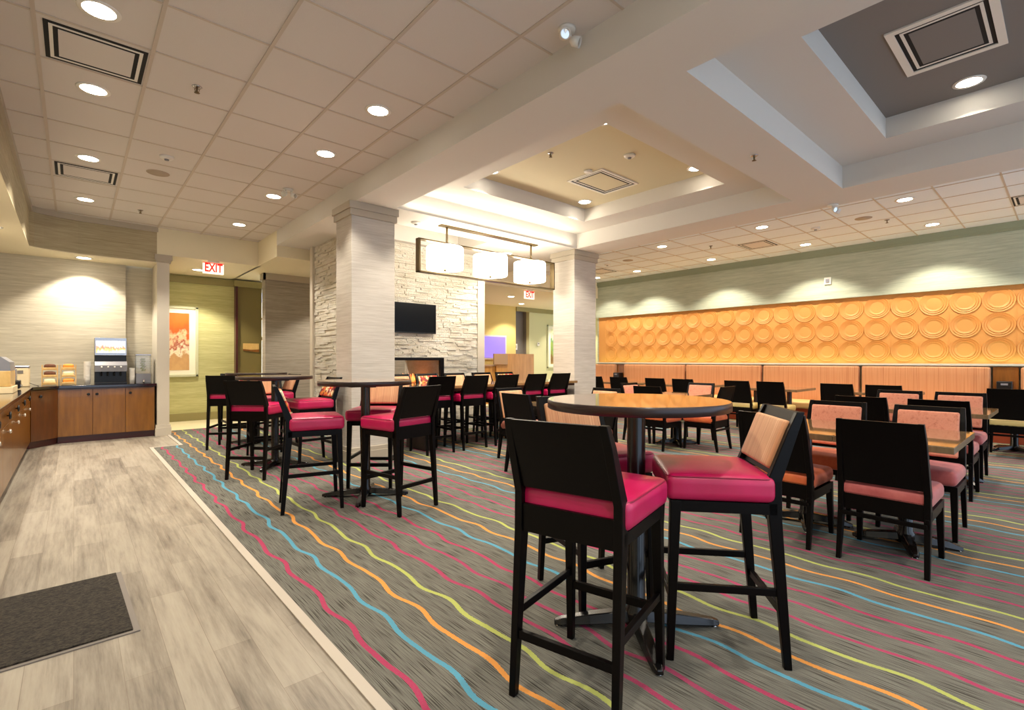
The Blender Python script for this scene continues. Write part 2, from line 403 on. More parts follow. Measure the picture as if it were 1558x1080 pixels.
# end pillar and passage side
struct('wall_pillar', box(1.03, 1.2, 10.0, 12.1, 0, LOW), 'trim_light')
struct('baseboard_pillar', box(1.005, 1.225, 9.975, 10.3, 0, .13).box(1.012, 1.215, 9.985, 10.3, .13, .18), 'trim_light')
struct('trim_3', box(1.0, 1.24, 9.97, 10.3, LOW-.09, LOW).box(1.015, 1.22, 9.985, 10.3, LOW-.13, LOW-.09), 'trim_grey')
# passage
struct('wall_passage', box(1.2, 2.62, 12.05, 12.2, 0, LOW), 'paper_green')
struct('baseboard_passage', box(1.2, 2.62, 12.02, 12.05, 0, .16), 'trim_olive')
struct('trim_4', box(1.2, 2.62, 12.0, 12.05, 2.84, LOW-.03), 'trim_olive')
struct('wall_passage_pillar', box(2.64, 3.14, 11.96, 12.3, 0, LOW-.02), 'olive_panel')
struct('trim_5', box(2.58, 3.18, 11.88, 12.3, 2.84, LOW-.03), 'trim_olive')
struct('door_1', box(2.61, 2.65, 11.9, 12.05, 0, 2.84), 'plinth_red')
w1 = struct('window_1', box(3.12, 3.6, 12.6, 12.64, .3, 2.6), 'window_glow')
struct('trim_6', box(3.14, 3.6, 12.56, 12.6, 1.72, 1.8).box(3.14, 3.6, 12.56, 12.6, 2.2, 2.24), 'slate')
struct('wall_grey', box(2.88, 6.1, 10.72, 10.95, 0, LOW), 'paper_dark')
struct('trim_7', box(2.84, 6.1, 10.67, 10.72, LOW-.13, LOW).box(2.84, 2.88, 10.67, 10.95, LOW-.13, LOW), 'trim_grey')
struct('baseboard_grey', box(2.86, 6.1, 10.69, 10.72, 0, .15), 'trim_grey')
# lobby
struct('wall_lobby_yellow', box(6.1, 10.84, 12.05, 12.2, 0, LOW), 'wall_yellow')
struct('wall_lobby_grey', box(10.84, 11.53, 12.35, 12.5, 0, LOW), 'slate')
struct('wall_lobby_pale', box(11.45, 14.2, 12.05, 12.2, 0, LOW), 'pale_green')
struct('wall_lobby_return', box(11.45, 11.53, 12.2, 12.5, 0, LOW).box(10.78, 10.84, 12.2, 12.5, 0, LOW), 'slate')
struct('trim_8', box(10.84, 14.2, 12.0, 12.05, 2.86, LOW), 'trim_olive')
struct('wall_lobby_end', box(14.1, 14.2, 8.9, 12.2, 0, LOW), 'pale_green')
# right wall
struct('wall_right', box(XW, XW+.2, YB, 8.95, 2.45, H).box(XW+.07, XW+.2, YB, 8.95, 0, 2.45), 'paper_right')
struct('trim_9', box(XW-.05, XW, YB, 8.95, H-.1, H).box(XW-.03, XW, YB, 8.95, H-.14, H-.1), 'trim_green')
struct('trim_10', box(XW-.06, XW+.07, YB, 8.95, 1.155, 1.19), 'rail_grey', .006)
# relief panels: 3 rows of rings, pitch 0.405
P = MB(); pitch = .405; n = 40
def hgt(r):
    if r < .105 or r > .198: return 0
    q = (r-.105)/.031; return .001+.0115*(q-math.floor(q))
y = .77-8*pitch
prof = [.001, .09, .104, .106, .135, .137, .166, .168, .1975, .2]
while y < 8.7:
    for zc in (1.43, 1.83, 2.23):
        ring = []; m = len(prof)
        vs = []; fs = []
        for r in prof:
            for q in range(n):
                a = 2*PI*q/n
                yy, zz = y+r*math.cos(a), zc+r*math.sin(a)
                vs.append((XW+.0665-hgt(r), yy, zz))
        for j in range(m-1):
            for q in range(n): fs.append((j*n+q, j*n+(q+1) % n, (j+1)*n+(q+1) % n, (j+1)*n+q))
        P.add(vs, fs)
    y += pitch
P.box(XW+.068, XW+.072, YB, 8.9, 1.19, 2.45)
y = .77-8.5*pitch
while y < 8.8:
    P.box(XW+.064, XW+.069, y-.004, y+.004, 1.19, 2.45); y += pitch*2
struct('wall_relief', P, 'relief_orange')
# ------------------------------------------------------------------ columns
def column(x0, x1, y0, y1, i, m):
    struct('wall_column', box(x0, x1, y0, y1, 0, B), m, .004)
    struct('trim_1%d' % i, box(x0-.04, x1+.04, y0-.04, y1+.04, B-.09, B-.001).box(x0-.025, x1+.025, y0-.025, y1+.025, B-.17, B-.09), 'trim_grey', .004)
    struct('baseboard_column', box(x0-.025, x1+.025, y0-.025, y1+.025, 0, .13).box(x0-.015, x1+.015, y0-.015, y1+.015, .13, .18), 'trim_grey', .004)
column(2.53, 3.11, 5.80, 6.27, 1, 'paper_grey')
column(6.56, 7.15, 5.76, 6.27, 2, 'paper_grey')
# ------------------------------------------------------------------ stone fireplace block, opening right through
X0, X1, Y0, Y1 = 3.11, 5.62, 7.34, 8.58
fx0, fx1, fz0, fz1 = 3.45, 4.82, .8, 1.25
S = MB()
S.box(X0, fx0, Y0, Y1, 0, B).box(fx1, X1, Y0, Y1, 0, B).box(fx0, fx1, Y0, Y1, 0, fz0).box(fx0, fx1, Y0, Y1, fz1, B)
z = 0
while z < B-.001:
    h = min(random.choice((.024, .032, .04, .048)), B-z)
    x = X0
    while x < X1:
        w = random.uniform(.07, .26); xe = min(x+w, X1)
        if X1-xe < .08: xe = X1
        p = random.uniform(.004, .034)
        segs = [(x, xe)]
        if z+h > fz0 and z < fz1:
            segs = [(a, b) for a, b in ((x, min(xe, fx0)), (max(x, fx1), xe)) if b-a > .01]
        for a, b in segs: S.box(a, b-.003, Y0-p, Y0+.01, z, z+h-.004)
        x = xe
    y = Y0
    while y < Y1:
        w = random.uniform(.14, .4); ye = min(y+w, Y1); p = random.uniform(.006, .03)
        S.box(X0-p, X0+.01, y, ye-.003, z, z+h-.004); y = ye
    z += h
struct('wall_stone', S, 'ledge_stone')
struct('trim_13', box(5.62, 5.78, 7.30, 8.6, 0, B).box(3.05, 3.15, 8.58, 8.7, 0, B), 'trim_light')
ft = thing('fireplace', 'see-through linear fireplace with dark frame and orange flames in the white stone wall', 'fireplace', (4.135, Y0, 0))
L_ = lambda a: a-4.135
MB().box(L_(fx0)-.05, L_(fx1)+.04, -.06, -.01, fz1, fz1+.045).box(L_(fx0)-.05, L_(fx1)+.04, -.06, -.01, fz0-.045, fz0).box(L_(fx0)-.05, L_(fx0), -.06, -.01, fz0, fz1).box(L_(fx1)-.04, L_(fx1)+.04, -.06, -.01, fz0, fz1).build('frame', 'espresso', ft)
MB().box(L_(fx0), L_(fx1), .02, 1.2, fz0, fz0+.06).build('burner_tray', 'black_plastic', ft)
fl = MB()
for i in range(26):
    x = .1+i*.021; y = random.uniform(.35, .7); h = random.uniform(.08, .16)
    fl.lathe([(.02, 0+fz0+.06), (.026, fz0+.06+h*.35), (.012, fz0+.06+h*.75), (.002, fz0+.06+h)], (x+random.uniform(-.01,.01), y), 8)
fl.build('flames', 'fire_glow', ft)
# TV
tv = thing('television', 'black flat screen television on the white stone wall above the fireplace', 'television', (4.23, Y0, 0))
MB().box(-.44, .44, -.1, -.06, 1.7, 2.2).build('housing', 'black_plastic', tv, .006)
MB().box(-.43, .43, -.103, -.1, 1.72, 2.19).build('screen', 'screen_black', tv)
MB().box(-.12, .12, -.06, -.038, 1.82, 2.05).build('wall_bracket', 'black_plastic', tv)

# ------------------------------------------------------------------ ceiling lights
LC = (1, .90, .755)
def make_light(name, energy, label, z, power_size=114, blend=.38):
    t = thing(name, label, 'ceiling light')
    MB().lathe([(.085, -.006), (.108, -.006), (.112, 0), (.085, 0)], n=32, closed=False).build('trim_ring', 'white_plastic', t)
    MB().lathe([(.001, -.003), (.086, -.003), (.086, 0), (.001, 0)], n=32, closed=False).build('lens', 'lamp_lens', t)
    ld = bpy.data.lights.new('downlight', 'SPOT'); ld.energy = energy; ld.color = LC; ld.spot_size = math.radians(power_size); ld.spot_blend = blend; ld.shadow_soft_size = .06
    lo = bpy.data.objects.new('bulb', ld); C.objects.link(lo); lo.location = (0,0,-.02); lo.parent = t
    return t
ORD = ['nearest the camera', 'second from the camera', 'third from the camera', 'farthest from the camera']
lt = make_light('recessed_light', 95, 'x', H)
first = True
def light(x, y, z, label, group, e=None):
    global first
    if first:
        first = False; lt.location = (x, y, z); lt['label'] = label; lt['group'] = group; return lt
    r = dup(lt, (x, y, z), 0, label, group)
    if e:
        for c in r.children:
            if c.type == 'LIGHT': c.data = c.data.copy(); c.data.energy = e
    return r
for xx, side in ((.12, 'row by the vents'), (2.0, 'row by the beam')):
    for i, y in enumerate((4.03, 5.24, 7.06, 8.9)):
        light(xx, y, H, 'recessed light in the left tile ceiling, %s, %s' % (side, ORD[i]), 'recessed lights in the left tile ceiling')
for xx, yy in ((.12, 1.6), (2.0, .9), (.12, -.9), (2.0, -1.2)):
    light(xx, yy, H, 'round recessed light in the left tile ceiling behind the camera view', 'recessed lights behind the view')
for xx, side, L in ((8.48, 'row by the soffit', (1.5, 3.37, 5.22, 7.05)), (10.37, 'row by the green wall', (1.48, 3.33, 5.18, 7.07))):
    for i, y in enumerate(L):
        light(xx, y, H, 'recessed light in the right tile ceiling, %s, %s' % (side, ORD[i]), 'recessed lights in the right tile ceiling', 150 if xx > 9 else None)
light(10.4, 8.35, H, 'recessed light at the far end of the right tile ceiling beside the column', 'recessed lights in the right tile ceiling')
for yy in (-.4, -2.2):
    for xx in (8.48, 10.37):
        light(xx, yy, H, 'round recessed light in the right tile ceiling outside the view', 'recessed lights behind the view')
for (x, y, w) in ((5.77, 4.86, 'far right corner'), (5.8, 3.09, 'near right corner'), (3.95, 4.86, 'far left corner'), (3.95, 3.09, 'near left corner')):
    light(x, y, 3.64, 'recessed light in the warm cream tray ceiling, %s' % w, 'recessed lights in the cream tray', 210 if y > 4 else 130)
light(5.76, .58, 3.64, 'recessed light shining on the dark grey tray ceiling beside its vent', 'recessed lights in the grey tray')
light(3.95, -.9, 3.64, 'recessed light in the grey tray outside the view', 'recessed lights behind the view')
for (x, y, w) in ((.12, 10.28, 'above the drink dispenser'), (-.75, 8.6, 'above the pastry case'), (-.75, 6.6, 'out of view above the left counter')):
    light(x, y, HB-.012, 'recessed light under the buffet bulkhead %s' % w, 'recessed lights under the bulkhead', 120)
for (x, y, w) in ((1.8, 11.2, 'in the green passage beyond the header'), (9.0, 10.2, 'in the lobby left of the exit sign'), (10.4, 11.3, 'in the lobby above the desk'), (13.0, 11.2, 'in the lobby by the meadow painting'), (6.6, 10.2, 'behind the stone wall end'), (4.2, 9.7, 'behind the fireplace wall')):
    light(x, y, LOW, 'recessed light %s' % w, 'recessed lights beyond the room', 150)
light(5.9, 6.8, B, 'recessed light beside the pendant near the right column', 'recessed lights at the stone wall')
# vents
def vent(x0, x1, y0, y1, z, label, rim=.0, centre='tile_white', rimmat='white_plastic'):
    cx, cy = (x0+x1)/2, (y0+y1)/2; w, d = (x1-x0)/2, (y1-y0)/2
    t = thing('ceiling_vent', label, 'vent', (cx, cy, z), 0, 'slot air vents in the ceilings')
    def ring(a, b, z0, z1, m, nm):
        r = MB()
        r.box(-w+a, w-a, -d+a, -d+b, z0, z1).box(-w+a, w-a, d-b, d-a, z0, z1).box(-w+a, -w+b, -d+b, d-b, z0, z1).box(w-b, w-a, -d+b, d-b, z0, z1)
        r.build(nm, m, t)
    if rim: ring(-rim, 0, -.012, 0, rimmat, 'rim')
    ring(0, .026, -.004, 0, 'black_void', 'slot')
    ring(.026, .046, -.006, 0, rimmat, 'louver')
    ring(.046, .072, -.004, 0, 'black_void', 'slot')
    MB().box(-w+.072, w-.072, -d+.072, d-.072, -.006, 0).build('centre_plate', centre, t)
vent(-.15, .4, 4.36, 4.89, H, 'large black-lined slot vent in the left tile ceiling, nearest the camera')
vent(-.16, .39, 7.40, 7.92, H, 'slot vent in the left tile ceiling, farther from the camera near the buffet')
vent(4.95, 5.68, 3.9, 4.42, 3.64, 'white slot vent in the cream tray ceiling', .03, 'tray_warm')
vent(4.5, 5.2, .36, .86, 3.64, 'wide white slot vent in the dark grey tray ceiling', .05, 'tray_grey')
vent(9.43, 10.0, 3.68, 4.2, H, 'slot vent in the right tile ceiling over the middle banquette')
vent(9.43, 10.0, 7.4, 7.92, H, 'slot vent in the right tile ceiling beside the far column')
vent(9.43, 10.0, .02, .54, H, 'slot vent in the right tile ceiling cut by the right picture edge')
# speakers, smoke detectors, sprinklers, emergency heads
def speaker(x, y, label):
    t = thing('ceiling_speaker', label, 'speaker', (x, y, H), 0, 'round ceiling speakers')
    MB().lathe([(.1, -.004), (.112, -.004), (.114, 0), (.1, 0)], n=28, closed=False).build('rim', 'speaker_grille', t)
    MB().lathe([(.001, -.006), (.1, -.006), (.1, 0), (.001, 0)], n=28, closed=False).build('grille', 'speaker_grille', t)
speaker(.74, 7.08, 'flat round speaker grille in the left tile ceiling')
speaker(9.12, 2.12, 'round speaker grille in the right tile ceiling above the near banquette')
speaker(9.1, 6.44, 'round speaker grille in the right tile ceiling near the far column')
def smoke(x, y, z, label):
    t = thing('smoke_detector', label, 'smoke detector', (x, y, z), 0, 'smoke detectors')
    MB().lathe([(.001, -.03), (.045, -.03), (.062, -.018), (.068, 0), (.001, 0)], n=24, closed=False).build('housing', 'white_plastic', t)
    MB().lathe([(.001, -.042), (.02, -.042), (.024, -.03), (.001, -.03)], n=16, closed=False).build('sensor', 'grey_plastic', t)
smoke(.75, 6.45, H, 'round smoke detector on the left tile ceiling next to the speaker')
smoke(4.85, 3.41, 3.64, 'white smoke detector on the cream tray ceiling')
smoke(9.19, 2.8, H, 'smoke detector on the right tile ceiling')
smoke(3.6, 6.1, B, 'smoke detector on the soffit in front of the stone wall')
smoke(9.1, 7.0, H, 'smoke detector on the right tile ceiling by the far vent')
t = thing('ceiling_sensor', 'flat round white cover plate on the cream tray ceiling beside the vent', 'cover plate', (4.86, 4.04, 3.64))
MB().lathe([(.001, -.018), (.05, -.018), (.055, 0), (.001, 0)], n=24, closed=False).build('cover', 'white_plastic', t)
def sprinkler(x, y, z, label):
    t = thing('fire_sprinkler', label, 'sprinkler', (x, y, z), 0, 'ceiling sprinklers')
    MB().lathe([(.001, -.006), (.03, -.006), (.036, 0), (.001, 0)], n=16, closed=False).build('escutcheon', 'silver', t)
    MB().lathe([(.008, -.045), (.008, -.006)], n=8).tube([(.014,0,-.012),(.016,0,-.03),(.006,0,-.045)], .003, 6).tube([(-.014,0,-.012),(-.016,0,-.03),(-.006,0,-.045)], .003, 6).build('frame', 'bronze', t)
    MB().lathe([(.001, -.052), (.02, -.05), (.02, -.047), (.001, -.046)], n=16, closed=False).build('deflector', 'bronze', t)
sprinkler(.74, 4.64, H, 'fire sprinkler on the left tile ceiling, nearer the camera')
sprinkler(.73, 9.0, H, 'fire sprinkler on the left tile ceiling above the passage header')
sprinkler(4.12, 3.98, 3.64, 'fire sprinkler on the cream tray ceiling')
sprinkler(4.83, 1.99, B, 'fire sprinkler on the strip of soffit between the two trays')
sprinkler(9.13, 4.57, H, 'fire sprinkler on the right tile ceiling beyond the slot vent')
sprinkler(9.5, 1.9, H, 'fire sprinkler on the right tile ceiling near the green wall')
def heads(x, y, z, label, rz=0):
    t = thing('emergency_light', label, 'emergency light', (x, y, z), rz, 'twin-head emergency lights')
    MB().lathe([(.001, -.02), (.055, -.02), (.06, 0), (.001, 0)], n=24, closed=False).build('base', 'white_plastic', t)
    for s in (-1, 1):
        c = Vector((s*.055, -.03, -.075)); d = Vector((s*.5, -.8, -.35)).normalized()
        arm = MB().tube([(s*.02, 0, -.015), (s*.045, -.01, -.05), tuple(c)], .009, 8)
        arm.build('arm', 'white_plastic', t)
        e = d.cross(Vector((0,0,1))).normalized(); f2 = d.cross(e)
        M = Matrix((e, f2, d)).transposed()
        hd = MB(); hd.lathe([(.012, -.04), (.032, -.02), (.036, .03), (.03, .03), (.028, .015), (.001, .013)], n=20, closed=False)
        hd.v = [tuple(c + M @ Vector(v)) for v in hd.v]; ho = hd.build('lamp_head', 'white_plastic', t)
        ln = MB(); ln.lathe([(.001, .024), (.029, .022)], n=20, closed=False); ln.v = [tuple(c + M @ Vector(v)) for v in ln.v]; ln.build('reflector', 'chrome', ho)
heads(2.44, 2.21, H, 'twin-head emergency light on the tile ceiling at the beam, near the top of the picture')
heads(2.06, 6.65, H, 'small twin-head emergency light on the left tile ceiling beside a recessed light')
heads(7.1, 1.97, B, 'small twin-head emergency light at the right edge of the grey soffit')

# ------------------------------------------------------------------ drum pendant
t = thing('drum_pendant', 'long bronze rectangular pendant frame holding three glowing white drum shades', 'pendant light', (4.92, 5.98, B))
MB().box(-1.0, .92, -.05, .05, -.02, 0).build('canopy_plate', 'bronze', t, .003)
for x in (-.88, .80): MB().lathe([(.016, -.29), (.016, -.02)], (x, 0), 12).build('rod', 'bronze', t)
FX0, FX1, FZ0, FZ1 = -1.37, 1.33, -.72, -.25
MB().box(FX0, FX1, -.045, .045, FZ1-.02, FZ1).box(FX0, FX1, -.045, .045, FZ0, FZ0+.02).box(FX0, FX0+.03, -.045, .045, FZ0, FZ1).box(FX1-.03, FX1, -.045, .045, FZ0, FZ1).build('outer_frame', 'bronze', t, .003)
for x in (-.914, -.073, .77):
    sh = MB().lathe([(.001, -.63), (.26, -.63), (.266, -.61), (.266, -.34), (.26, -.32), (.001, -.32)], (x, 0), 40, closed=False).build('shade', 'shade_glow', t)
    MB().lathe([(.008, -.32), (.008, -.26)], (x, 0), 8).lathe([(.02, -.66), (.02, -.62)], (x, 0), 10).build('finial', 'bronze', sh)
# ------------------------------------------------------------------ signs
def exit_sign(x, y, label, red_bars=False):
    t = thing('exit_sign', label, 'exit sign', (x, y, LOW))
    MB().box(-.09, .09, -.03, .03, -.03, 0).build('mount', 'white_plastic', t)
    MB().box(-.16, .16, -.025, .025, -.225, -.03).build('lit_panel', 'exit_white', t, .006)
    lettering('EXIT', .165, (0, -.027, -.128), t, 'exit_red')
    MB().box(-.16, .16, -.028, .028, -.045, -.032).build('red_band', 'exit_red', t)
exit_sign(1.85, 10.06, 'red on white EXIT sign under the header of the left green passage')
exit_sign(8.5, 8.95, 'small red on white EXIT sign hanging in the lobby opening between column and stone wall')
t = thing('wall_sign', 'small curved yellow and brown plaque on the olive pillar in the passage', 'sign', (2.92, 11.955, 1.53))
MB().prism([(-.16, -.012), (.16, -.012), (.16, 0), (-.16, 0)], -.07, .09).build('plate', 'bread_wood', t)
MB().add([(-.16, -.018, -.07), (.16, -.018, -.1), (.16, -.018, -.04), (0, -.018, -.05), (-.16, -.018, -.035), (-.16, -.005, -.07), (.16, -.005, -.1)], [(0,1,2,3,4), (0,5,6,1)]).build('curved_band', 'post_wood', t)
t = thing('wall_strobe', 'small white alarm strobe on the green wall above the orange panels', 'alarm strobe', (XW, 3.17, 2.81))
MB().box(-.03, 0, -.06, .06, -.07, .07).build('base', 'white_plastic', t, .008)
MB().box(-.05, -.03, -.03, .03, -.035, .035).build('strobe_lens', 'grey_plastic', t, .005)
# pictures
def picture(x, z, w, h, y, label, artm, name='framed_painting'):
    t = thing(name, label, 'painting', (x, y, z))
    MB().box(-w/2, w/2, -.04, 0, -h/2, -h/2+.05).box(-w/2, w/2, -.04, 0, h/2-.05, h/2).box(-w/2, -w/2+.05, -.04, 0, -h/2, h/2).box(w/2-.05, w/2, -.04, 0, -h/2, h/2).build('frame', 'frame_silver', t, .006)
    MB().box(-w/2+.05, w/2-.05, -.02, 0, -h/2+.05, h/2-.05).build('mount_board', 'mat_board', t)
    MB().box(-w/2+.16, w/2-.16, -.024, -.02, -h/2+.14, h/2-.14).build('canvas', artm, t)
picture(1.46, 1.63, .96, 1.44, 12.045, 'large framed orange and brown abstract painting on the green passage wall', 'art_autumn')
picture(12.62, 1.73, .66, 1.5, 12.045, 'tall green landscape painting at the lobby wall, cut by the column', 'art_meadow')
t = thing('light_panel', 'glowing lavender square panel on the yellow lobby wall', 'light panel', (9.6, 12.04, 1.68))
MB().box(-.8, .78, -.06, 0, -.4, .36).build('surround', 'trim_light', t)
MB().box(-.74, .72, -.075, -.06, -.35, .31).build('lit_face', 'purple_glow', t)
t = thing('reception_desk', 'light wood reception desk with raised front panel beyond the stone wall', 'desk', (9.6, 11.0, 0))
MB().box(-1.6, .95, 0, .7, 0, 1.08).build('counter_body', 'desk_wood', t)
MB().box(-1.6, -.0, -.03, .75, 1.08, 1.12).build('counter_ledge', 'glass_panel', t)
MB().box(-.5, 1.0, -.05, .05, 0, 1.44).build('front_panel', 'desk_wood', t)
MB().box(-.62, -.1, -.09, -.05, 1.13, 1.44).build('screen_panel', 'glass_panel', t)
t = thing('notice_plate', 'small white square notice on the grey lobby panel', 'notice', (11.05, 12.34, 1.7))
MB().box(-.11, .11, -.015, 0, -.1, .1).build('plate', 'white_plastic', t); MB().box(-.06, .06, -.018, -.015, -.05, .05).build('print', 'slate', t)
t = thing('wall_thermostat', 'small thermostat on the pale lobby wall left of the landscape painting', 'thermostat', (11.85, 12.04, 1.8))
MB().box(-.05, .05, -.03, 0, -.06, .06).build('body', 'white_plastic', t, .006); MB().box(-.03, .03, -.034, -.03, 0, .035).build('display', 'slate', t)

# ------------------------------------------------------------------ buffet cabinets
ZC = .87
def knob(p, parent, axis, m='black_plastic', r=.02, name='knob'):
    k = MB()
    k.lathe([(.006, 0), (.006, .012), (r, .016), (r, .026), (r*.6, .032)], n=16)
    if axis == 'y': k.v = [(x+p[0], -z+p[1], y+p[2]) for x, y, z in k.v]
    else: k.v = [(z+p[0], y+p[1], x+p[2]) for x, y, z in k.v]
    k.build(name, m, parent)
def cab_back(x0, x1, doors, label):
    t = thing('base_cabinet', label, 'cabinet', ((x0+x1)/2, 10.0, 0)); c = (x0+x1)/2
    MB().box(x0-c, x1-c, .02, .58, .1, ZC-.045).build('body', 'cab_wood_dark', t)
    MB().box(x0-c, x1-c, .06, .58, 0, .1).build('plinth', 'plinth_red', t)
    for a, b, kx in doors:
        d = MB().box(a-c+.003, b-c-.003, 0, .02, .105, ZC-.06).build('door', 'cab_wood', t, .002)
        knob((kx-c, 0, ZC-.14), d, 'y')
cab_back(-.18, .62, [(-.18, .22, .17), (.22, .62, .27)], 'double-door wooden base cabinet below the snack racks on the back counter')
cab_back(.62, 1.0, [(.62, 1.0, .68)], 'single-door wooden base cabinet at the right end of the back counter')
t = thing('corner_cabinet', 'angled wooden corner cabinet joining the two counters', 'cabinet', (-.33, 9.83, 0))
q = [(-.13, -.14), (.15, .17), (.15, .75), (-.72, .75), (-.72, -.14)]
MB().prism(q, .1, ZC-.045).build('body', 'cab_wood_dark', t)
MB().prism([(-.14, -.1), (.14, .22), (.15, .75), (-.72, .75), (-.72, -.1)], 0, .1).build('plinth', 'plinth_red', t)
d = MB().rail((-.125, -.15, .46), (.148, .15, .46), .018, .72).build('door', 'cab_wood_dark', t, .002)
knob((-.02, -.05, ZC-.14), d, 'y')
names = ['next to the corner cabinet', 'second from the corner', 'third from the corner', 'fourth from the corner, outside the picture', 'fifth from the corner, outside the picture', 'sixth from the corner, outside the picture']
for i in range(6):
    y1 = 9.68-.9*i; y0 = y1-.9; yc = (y0+y1)/2
    t = thing('base_cabinet', 'wooden base cabinet of the left counter, %s' % names[i], 'cabinet', (-.455, yc, 0))
    MB().box(-.58, -.02, -.45, .45, .1, ZC-.045).build('body', 'cab_wood_dark', t)
    MB().box(-.58, -.06, -.45, .45, 0, .1).build('plinth', 'plinth_red', t)
    d = MB().box(-.02, 0, -.447, .447, .105, .66).build('door', 'cab_wood', t, .002); knob((0, -.1, .6), d, 'x', 'knob_white', .02)
    w = MB().box(-.02, 0, -.447, .447, .665, ZC-.06).build('drawer', 'cab_wood', t, .002); knob((0, -.1, .745), w, 'x', 'black_plastic', .036)
o = MB().prism([(-1.07, 4.25), (-.43, 4.25), (-.43, 9.66), (-.165, 9.965), (1.025, 9.965), (1.025, 10.66), (.665, 10.66), (.655, 10.595), (-1.07, 10.595)], ZC-.04, ZC).build('countertop', 'granite', None, .004)
tag(o, 'polished black stone countertop running along the left wall and the back wall', 'countertop')
# items on the back counter
def drink_machine():
    t = thing('drink_dispenser', 'juice dispenser with four lit picture panels and a grey front on the back counter', 'drink dispenser', (.45, 10.3, ZC))
    w = .2
    MB().box(-w, w, -.02, .24, 0, .74).build('cabinet', 'black_plastic', t, .006)
    MB().box(-w, w, -.16, .24, 0, .03).build('drip_tray', 'black_plastic', t, .004)
    MB().add([(-w,-.16,.2),(w,-.16,.2),(w,-.02,.2),(-w,-.02,.2),(-w,-.17,.3),(w,-.17,.3),(w,-.1,.36),(-w,-.1,.36),(w,-.02,.36),(-w,-.02,.36)],
             [(0,1,5,4),(4,5,6,7),(7,6,8,9),(0,3,2,1),(0,4,7,9,3),(1,2,8,6,5)]).build('valve_panel', 'grey_plastic', t)
    for i in range(4):
        x = -.12+i*.08
        n_ = MB().lathe([(.012, .13), (.012, .2)], (x, -.1), 10).build('nozzle', 'black_plastic', t)
        knob((x, -.172, .275), t, 'y', 'white_plastic', .012, 'button')
    MB().box(-w, w, -.05, -.02, .46, .74).build('display_frame', 'silver', t, .003)
    for i in range(4):
        x = -.185+i*.0935
        MB().box(x, x+.088, -.056, -.05, .5, .69).build('picture_panel', 'drink_pictures', t)
drink_machine()
def cup_stack(x, y, r, n, label):
    t = thing('cup_stack', label, 'cups', (x, y, ZC))
    p = [(r*.75, 0), (r, .09)]
    b = MB().lathe([(r*.75, 0), (r*.98, .088), (r, .09)], n=20).build('cup', 'paper_cup', t)
    for i in range(1, n): MB().lathe([(r*.94, .09+.018*(i-1)), (r, .09+.018*i-.004), (r, .09+.018*i)], n=20).build('cup', 'paper_cup', t)
cup_stack(.16, 10.22, .045, 16, 'tall stack of white paper cups left of the drink dispenser')
cup_stack(.72, 10.25, .04, 10, 'short stack of white paper cups right of the drink dispenser')
t = thing('water_dispenser', 'clear square water dispenser with cucumber infuser beside the end pillar', 'water dispenser', (.87, 10.32, ZC))
MB().box(-.1, .1, -.1, .1, 0, .16).build('stand', 'grey_plastic', t, .006)
MB().box(-.1, .1, -.1, .1, .16, .46).build('tank', 'clear_glass', t, .006)
MB().box(-.105, .105, -.105, .105, .46, .48).build('lid', 'silver', t, .004)
cu = MB()
for i in range(12): cu.lathe([(.001, .2+.018*i), (.03, .2+.018*i), (.03, .21+.018*i), (.001, .21+.018*i)], (random.uniform(-.012,.012), random.uniform(-.01,.01)), 14, closed=False)
cu.build('cucumber_slices', 'cucumber', t)
MB().lathe([(.014, .0), (.014, .05)], (0, -.13), 10).box(-.008, .008, -.14, -.1, .05, .065).build('tap', 'chrome', t)
def rack(x, y, foods, label):
    t = thing('snack_rack', label, 'snack rack', (x, y, ZC))
    for s in (-1, 1): MB().box(s*.085-.006, s*.085+.006, -.06, .09, 0, .2).box(s*.085-.006, s*.085+.006, 0, .09, .2, .31).build('side_panel', 'bread_wood', t)
    for k, zz in enumerate((.02, .13, .24)):
        y0 = -.09+.03*k
        MB().box(-.08, .08, y0, .09, zz-.01, zz).build('shelf', 'bread_wood', t)
        b = MB().box(-.075, .075, y0-.005, .075, zz, zz+.03).build('bin', 'bread_wood', t, .004)
        MB().cushion(0, y0+.075, zz+.045, .13, .13, .06, .02, .01).build('contents', foods[k], b)
rack(-.3+.03, 10.25, ('cream_box', 'brown_food', 'brown_food'), 'wooden tiered snack rack with dark contents, left of its twin')
rack(-.06, 10.25, ('orange_food', 'cream_box', 'orange_food'), 'wooden tiered snack rack with orange pastries, right of its twin')
t = thing('coffee_box', 'cream square hot drink dispenser with a dark label at the counter corner', 'dispenser', (-.58, 10.05, ZC))
MB().box(-.09, .1, -.1, .12, 0, .27).build('body', 'cream_box', t, .01); MB().box(-.02, .04, -.106, -.1, .19, .235).build('label_plate', 'slate', t)
MB().box(-.095, .105, -.105, .125, .27, .3).build('lid', 'silver', t, .006)
MB().tube([(.1, -.05, .05), (.16, -.08, .02), (.2, -.05, .005)], .004, 6).build('cord', 'black_plastic', t)
t = thing('chrome_urn', 'chrome lidded urn behind the fruit picture box on the left counter', 'urn', (-.82, 9.85, ZC))
MB().lathe([(.08, 0), (.1, .03), (.1, .3), (.07, .34), (.02, .36)], n=24).build('body', 'chrome', t); MB().lathe([(.018, .36), (.022, .39), (.01, .4)], n=12).build('lid_knob', 'black_plastic', t)
t = thing('cereal_dispenser', 'box dispenser with orange fruit picture between the pastry case and the cream dispenser', 'dispenser', (-.68, 9.55, ZC))
MB().box(-.1, .1, -.08, .08, 0, .26).build('body', 'silver', t, .008); MB().box(-.09, .09, -.086, -.08, .1, .2).build('fruit_picture', 'art_autumn', t); MB().cushion(0, 0, .28, .17, .13, .06, .02).build('jar_contents', 'brown_food', t)
